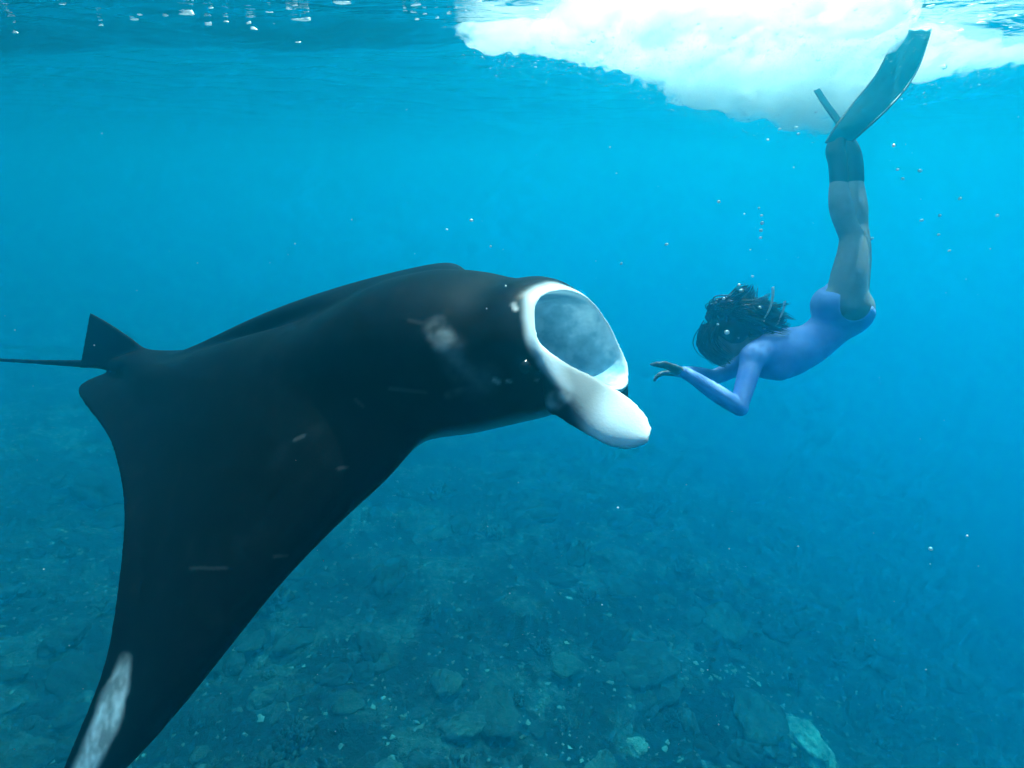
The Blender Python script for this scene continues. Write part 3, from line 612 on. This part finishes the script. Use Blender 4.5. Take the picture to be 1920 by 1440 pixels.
# bracelet on the near wrist
m = M('turquoise_band'); bs = m.node('BsdfPrincipled', Roughness=.4); bs.inputs['Base Color'].default_value = (.05, .45, .42, 1); m.link(bs.outputs[0], m.out.inputs[0])
a, b = A(1300, 708, 4.06), A(1286, 700, 4.06); vv, ff = tube(toW(np.linspace(a, b, 6)), [.030, .032, .031, .031, .030, .028], 18); obj('bracelet', vv, ff, m.m, dv)
# fins: foot pocket with the long blade as its part
m = M('fin_rubber'); bs = m.node('BsdfPrincipled', Roughness=.45); bs.inputs['Base Color'].default_value = (.012, .016, .018, 1); m.link(bs.outputs[0], m.out.inputs[0]); RUB = m.m
m = M('fin_blade'); bs = m.node('BsdfPrincipled', Roughness=.6); bs.inputs['Specular IOR Level'].default_value = .1; c = m.ramp(m.noise(5, 3, .5).outputs[0], [(.3, (.0, .09, .13)), (.7, (.0, .14, .19))]); m.link(c.outputs[0], bs.inputs['Base Color'])
tl = m.node('BsdfTranslucent'); tl.inputs[0].default_value = (.0, .22, .30, 1); mxs = m.node('MixShader', Fac=.3); m.link(bs.outputs[0], mxs.inputs[1]); m.link(tl.outputs[0], mxs.inputs[2]); m.link(mxs.outputs[0], m.out.inputs[0]); BLD = m.m
def swim_fin(foot, leg_end, L_, R_, label):
    gp = SDF(np.minimum(foot[-1][0], leg_end) - .12, np.maximum(foot[-1][0], leg_end) + .12, .006)
    pts = [(leg_end, .043)] + [(p, r + .009) for p, r in foot]; gp.chain(pts, .02)
    V, F = gp.mesh(); V = relax(V, F, 2, .4); pk = obj('swim_fin', toW(V), F, RUB, dv); pk['label'] = label
    l = interp_pts([A(*q) for q in L_], 30); r = interp_pts([A(*q) for q in R_], 30)
    nrm = np.cross(r[15] - l[15], l[20] - l[10]); nrm /= np.linalg.norm(nrm)
    sh = np.stack([l * (1 - v) + r * v + nrm * .012 * math.sin(math.pi * v) for v in np.linspace(0, 1, 13)], 1)
    for j in range(13): sh[-1, j] += (sh[-1, j] - sh[-2, j]) * .35 * math.cos(j * 2 * math.pi / 4) ; sh[-1, j] -= (sh[-1, j] - sh[-2, j]) * .5 * (math.sin(math.pi * j / 12))
    vv, ff = slab(sh, np.linspace(.009, .004, 30)[:, None]); b = obj('blade', toW(vv), ff, BLD, pk)
    for e_ in (l, r): vv, ff = tube(toW(e_), np.linspace(.008, .004, 30), 7); obj('side_rail', vv, ff, RUB, pk)
swim_fin(FOOT_N, A(1573, 344, 4.20), [(1549, 268, 4.18), (1567, 238, 4.17), (1602, 192, 4.22), (1640, 145, 4.24), (1664, 100, 4.26), (1681, 58, 4.28)], [(1597, 264, 4.18), (1618, 246, 4.16), (1662, 206, 4.17), (1698, 165, 4.22), (1724, 122, 4.24), (1746, 56, 4.26)], 'long teal fin with its broad blade turned side-on')
swim_fin(FOOT_F, A(1604, 340, 4.45), [(1588, 262, 4.40), (1572, 236, 4.40), (1552, 208, 4.41), (1538, 188, 4.42), (1527, 170, 4.43)], [(1596, 262, 4.52), (1582, 234, 4.55), (1560, 204, 4.57), (1546, 184, 4.58), (1536, 167, 4.59)], 'second fin seen almost edge-on against the foam')

# ------------------------------------------------------------------ foam, bubbles
def surf_pt(px, py, dz_=0.):                       # where the sight line through a photo pixel meets the water surface
    d0 = at(px, py, 1) - CAM; ts = np.linspace(1.5, 9, 700); P = CAM + ts[:, None] * d0; k = np.where(P[:, 2] > wave(P[:, 0], P[:, 1]) + dz_)[0]
    return P[k[0]] if len(k) else P[-1]
FB = []
fr_ = np.random.default_rng(4)
def puff(px, py, d, r): FB.append((at(px, py, d + .12 - 1.29), r))
# sheet of foam under the surface (wide, thin), then the plunging cloud around the fins
for px, py, rx, ry, rz in ((890, 57, .10, .05, .020), (930, 59, .13, .06, .026), (985, 63, .18, .10, .034), (1050, 64, .22, .18, .042), (1120, 64, .30, .30, .065), (1200, 66, .34, .36, .085), (1280, 70, .34, .38, .10), (1370, 66, .34, .40, .12), (1460, 64, .34, .40, .13), (1540, 60, .30, .38, .13), (1610, 48, .22, .32, .11),
                           (1130, 30, .24, .16, .03), (1240, 22, .30, .22, .04), (1380, 16, .36, .28, .07), (1520, 12, .36, .3, .08), (1600, 8, .16, .26, .06), (1690, 78, .20, .22, .07), (1770, 100, .22, .16, .05), (1850, 104, .24, .16, .045), (1930, 104, .24, .14, .035)):
    FB.append((surf_pt(px, py, -.04), (rx, ry, rz)))
for px, py, d, r in ((1310, 120, 4.9, (.20, .3, .13)), (1370, 140, 4.85, (.2, .3, .15)), (1430, 150, 4.8, (.2, .3, .16)), (1500, 150, 4.75, (.22, .28, .18)), (1560, 140, 4.8, (.2, .28, .18)), (1620, 120, 4.8, (.18, .28, .15)), (1400, 170, 4.8, (.10, .2, .07)), (1520, 185, 4.7, (.11, .2, .09)), (1570, 185, 4.75, (.09, .2, .09)), (1350, 165, 4.85, (.08, .2, .06)), (1680, 110, 4.9, (.14, .25, .10)), (1250, 112, 4.9, (.15, .25, .06)), (1275, 128, 4.85, (.14, .25, .07)), (1235, 108, 4.8, (.14, .2, .05)), (1310, 150, 4.8, (.11, .2, .08)), (1335, 186, 4.85, (.05, .12, .05)), (1452, 196, 4.75, (.06, .1, .07)), (1486, 214, 4.7, (.04, .08, .06)), (1598, 178, 4.8, (.06, .1, .07)), (1545, 212, 4.72, (.04, .08, .06)), (1390, 196, 4.8, (.04, .08, .05))):
    puff(px, py, d, r)
fg = SDF((-.6, 2.0, -.62), (4.3, 5.4, .16), .022, big=.3)
for c_, r in FB: fg.ell(c_, np.eye(3), r, .13)
sl, P = fg.sub((-.6, 2.0, -.62), (4.3, 5.4, .16)); sh = fg.d.shape
nzv = noise3(P.reshape(-1, 3).astype(np.float64) * np.array((1, .8, 1.5)), 21, 3, 9.0).reshape(sh)
nz2 = noise3(P.reshape(-1, 3).astype(np.float64) * np.array((1, .6, 1.3)), 77, 3, 30.0).reshape(sh)
fg.d = fg.d - .02 + (.06 * nzv + .034 * nz2).astype(np.float32)
fg.d = np.maximum(fg.d, (P[..., 2] - wave(P[..., 0], P[..., 1]) + .004).astype(np.float32))
V, F = fg.mesh(); V = relax(V, F, 1, .4)
m = M('foam_cloud'); pv = m.node('VolumePrincipled'); pv.inputs['Color'].default_value = (1, 1, 1, 1); pv.inputs['Anisotropy'].default_value = .5
mp = m.node('Mapping'); mp.inputs['Scale'].default_value = (1, .7, 1.6); m.link(m.node('TexCoord').outputs['Object'], mp.inputs['Vector'])
fn_ = m.noise(9, 6, .72, vec=mp.outputs[0]); fn_.inputs['Distortion'].default_value = .8; mr_ = m.node('MapRange'); mr_.inputs['From Min'].default_value = .40; mr_.inputs['From Max'].default_value = .62; mr_.inputs['To Min'].default_value = .6; mr_.inputs['To Max'].default_value = 26
m.link(fn_.outputs[0], mr_.inputs['Value']); m.link(mr_.outputs[0], pv.inputs['Density']); m.link(pv.outputs[0], m.out.inputs['Volume']); m.m.cycles.volume_step_rate = .12
fo = obj('foam', V, F, m.m, loc=at(1450, 100, 3.5)); tag(fo, 'white cloud of churned foam under the surface around the raised fins', 'foam', kind='stuff')
# loose fine bubbles along the foam's edge
ico = [(0, 0, 1), (.894, 0, .447), (.276, .851, .447), (-.724, .526, .447), (-.724, -.526, .447), (.276, -.851, .447), (.724, .526, -.447), (-.276, .851, -.447), (-.894, 0, -.447), (-.276, -.851, -.447), (.724, -.526, -.447), (0, 0, -1)]
icf = [(0, 1, 2), (0, 2, 3), (0, 3, 4), (0, 4, 5), (0, 5, 1), (1, 6, 2), (2, 7, 3), (3, 8, 4), (4, 9, 5), (5, 10, 1), (6, 7, 2), (7, 8, 3), (8, 9, 4), (9, 10, 5), (10, 6, 1), (6, 11, 7), (7, 11, 8), (8, 11, 9), (9, 11, 10), (10, 11, 6)]
ico = np.array(ico)
N = 5200; k = fr_.integers(0, len(V), N * 2); pts = V[k] + fr_.normal(size=(2 * N, 3)) * np.array((.07, .06, .05)) + np.array((0, 0, -.03))
pts = pts[(pts[:, 2] < wave(pts[:, 0], pts[:, 1]) - .05) & (pts[:, 2] < -.14)][:N]; rad = np.exp(fr_.normal(size=len(pts)) * .5) * .0024
BV = (pts[:, None, :] + ico[None] * rad[:, None, None] * np.array((1.1, 1.1, .85))).reshape(-1, 3); BF = (np.array(icf)[None] + 12 * np.arange(len(pts))[:, None, None]).reshape(-1, 3)
m = M('bubble_white'); bs = m.node('BsdfGlossy', Roughness=.4); bs.inputs['Color'].default_value = (.97, .98, .98, 1); tl = m.node('BsdfTranslucent'); tl.inputs[0].default_value = (.85, .9, .92, 1)
mxs = m.node('MixShader', Fac=.5); m.link(bs.outputs[0], mxs.inputs[1]); m.link(tl.outputs[0], mxs.inputs[2]); m.link(mxs.outputs[0], m.out.inputs[0]); BUB = m.m
m = M('bubble_film'); fb_ = m.node('Fresnel', IOR=.752); tb_ = m.node('BsdfTransparent'); gb_ = m.node('BsdfGlossy', Roughness=.1); mb_ = m.node('MixShader'); m.link(fb_.outputs[0], mb_.inputs[0]); m.link(tb_.outputs[0], mb_.inputs[1]); m.link(gb_.outputs[0], mb_.inputs[2]); m.link(mb_.outputs[0], m.out.inputs[0])
tag(obj('fine_bubbles', BV, BF, m.m, loc=at(1450, 100, 3.5)), 'fine bubbles scattered along the edge of the foam', 'bubbles', kind='stuff')
# single bubbles one can count
ub, vb = np.meshgrid(np.linspace(0, 2 * math.pi, 12, endpoint=False), np.linspace(.02, math.pi - .02, 8)); bv = np.stack([np.sin(vb) * np.cos(ub), np.sin(vb) * np.sin(ub), np.cos(vb) * .8], -1).reshape(-1, 3)
bme = meshdata('air_bubble', bv, grid_faces(8, 12, True) + [tuple(range(12)), tuple(range(95, 83, -1))], BUB)
def bubbles(lst, d, label, group):
    for px, py, s_ in lst:
        o = bpy.data.objects.new('air_bubble', bme); C.objects.link(o); dd = d - 1.29 + fr_.uniform(-.08, .08); o.location = at(px, py, dd); r = s_ * .5 / FPX * dd; o.scale = (r * fr_.uniform(.9, 1.3), r, r * fr_.uniform(.8, 1.2)); o.rotation_euler = fr_.uniform(-.5, .5, 3)
        tag(o, label, 'bubble', group)
bubbles([(1423, 390, 4), (1428, 404, 5), (1429, 418, 7), (1427, 432, 7), (1426, 446, 6)], 4.3, 'small air bubble in the rising string above the hair', 'string of bubbles rising above the hair')
bubbles([(1390, 545, 10), (1357, 560, 6), (1425, 576, 6), (1411, 518, 5), (1386, 534, 5), (1363, 623, 10), (1433, 616, 6), (1346, 608, 5)], 4.12, 'bright air bubble caught among the floating hair', 'bubbles among the hair')
bubbles([(1348, 378, 7), (1250, 458, 6), (1165, 494, 5), (884, 413, 6), (920, 462, 4), (838, 430, 4)], 4.2, 'lone air bubble drifting in open water above the ray', 'lone bubbles above the ray')
bubbles([(1493, 240, 7), (1462, 242, 6), (1497, 251, 6), (1440, 262, 5), (1530, 210, 5)], 4.5, 'air bubble hanging just below the foam beside the edge-on fin', 'bubbles below the foam')
bubbles([(1635, 447, 6), (1683, 318, 6), (1725, 320, 7), (1693, 335, 6), (1728, 413, 6), (1762, 404, 5), (1800, 372, 5), (1870, 404, 6), (1780, 470, 5), (1760, 440, 5)], 4.6, 'faint air bubble drifting beside the legs, away from the ray', 'bubbles beside the legs')
bubbles([(1745, 1029, 7)], 4.4, 'single bright air bubble low in open water above the reef', None)
# glints on the surface modelled as white flecks, each a small flat blob
fme = []
for k in range(4):
    a_ = np.linspace(0, 2 * math.pi, 14, endpoint=False); r_ = 1 + .25 * np.sin(a_ * 2 + k) + .18 * np.sin(a_ * 3 + 2 * k); ringv = np.stack([np.cos(a_) * r_, np.sin(a_) * r_ * .8, 0 * a_], -1)
    v_f = np.concatenate([ringv * .55 + (0, 0, .12), ringv, ringv * .6 + (0, 0, -.25), [(0, 0, .15), (0, 0, -.32)]]); f_f = grid_faces(3, 14, True) + [(42, (j + 1) % 14, j) for j in range(14)] + [(43, 28 + j, 28 + (j + 1) % 14) for j in range(14)]
    fme.append(meshdata('surface_glint', v_f, f_f, BUB))
fl_ = [(641, 6, 24), (352, 27, 22), (566, 38, 26), (574, 34, 12), (263, 28, 9), (252, 37, 11), (396, 15, 10), (391, 47, 9), (427, 42, 14), (467, 44, 8), (476, 55, 10), (517, 45, 8), (505, 23, 10), (541, 17, 9), (554, 10, 10), (32, 62, 12), (559, 80, 8), (780, 9, 18), (775, 23, 8), (797, 26, 8), (782, 37, 6), (842, 26, 8), (855, 15, 7), (897, 4, 12), (921, 12, 8), (874, 20, 6), (820, 34, 6), (760, 20, 6), (1005, 20, 8), (118, 8, 10), (190, 48, 8), (310, 30, 7),
       (1745, 12, 12), (1780, 22, 14), (1825, 10, 16), (1840, 44, 22), (1880, 12, 18), (1895, 52, 10), (1860, 30, 12), (1765, 44, 10), (1800, 60, 12), (1910, 30, 12), (1720, 30, 9)]
for px, py, s_ in fl_:
    p = surf_pt(px, py, -.003); d = pix(p[None])[2][0]; o = bpy.data.objects.new('surface_glint', fme[fr_.integers(4)]); C.objects.link(o); r = s_ * .5 / FPX * d
    o.location = p; o.scale = (r * 1.15, r * 1.1, r * .16); o.rotation_euler = (0, 0, fr_.uniform(-.4, .4))
    tag(o, 'white fleck standing for a glint on the underside of the surface, well clear of the fins' if px < 1300 else 'white fleck standing for a glint on the surface past the broad fin', 'foam fleck', 'glints on the open surface' if px < 1300 else 'glints past the fin')

# drifting specks in the water
N = 260; pp = np.array([at(fr_.uniform(-50, 1970), fr_.uniform(120, 1440), fr_.uniform(.9, 4.5)) for _ in range(N)]); rad = np.exp(fr_.normal(size=N) * .4) * .0011
SV = (pp[:, None, :] + ico[None] * rad[:, None, None]).reshape(-1, 3); SF = (np.array(icf)[None] + 12 * np.arange(N)[:, None, None]).reshape(-1, 3)
tag(obj('drifting_specks', SV, SF, BUB), 'tiny pale specks drifting in the water', 'specks', kind='stuff')
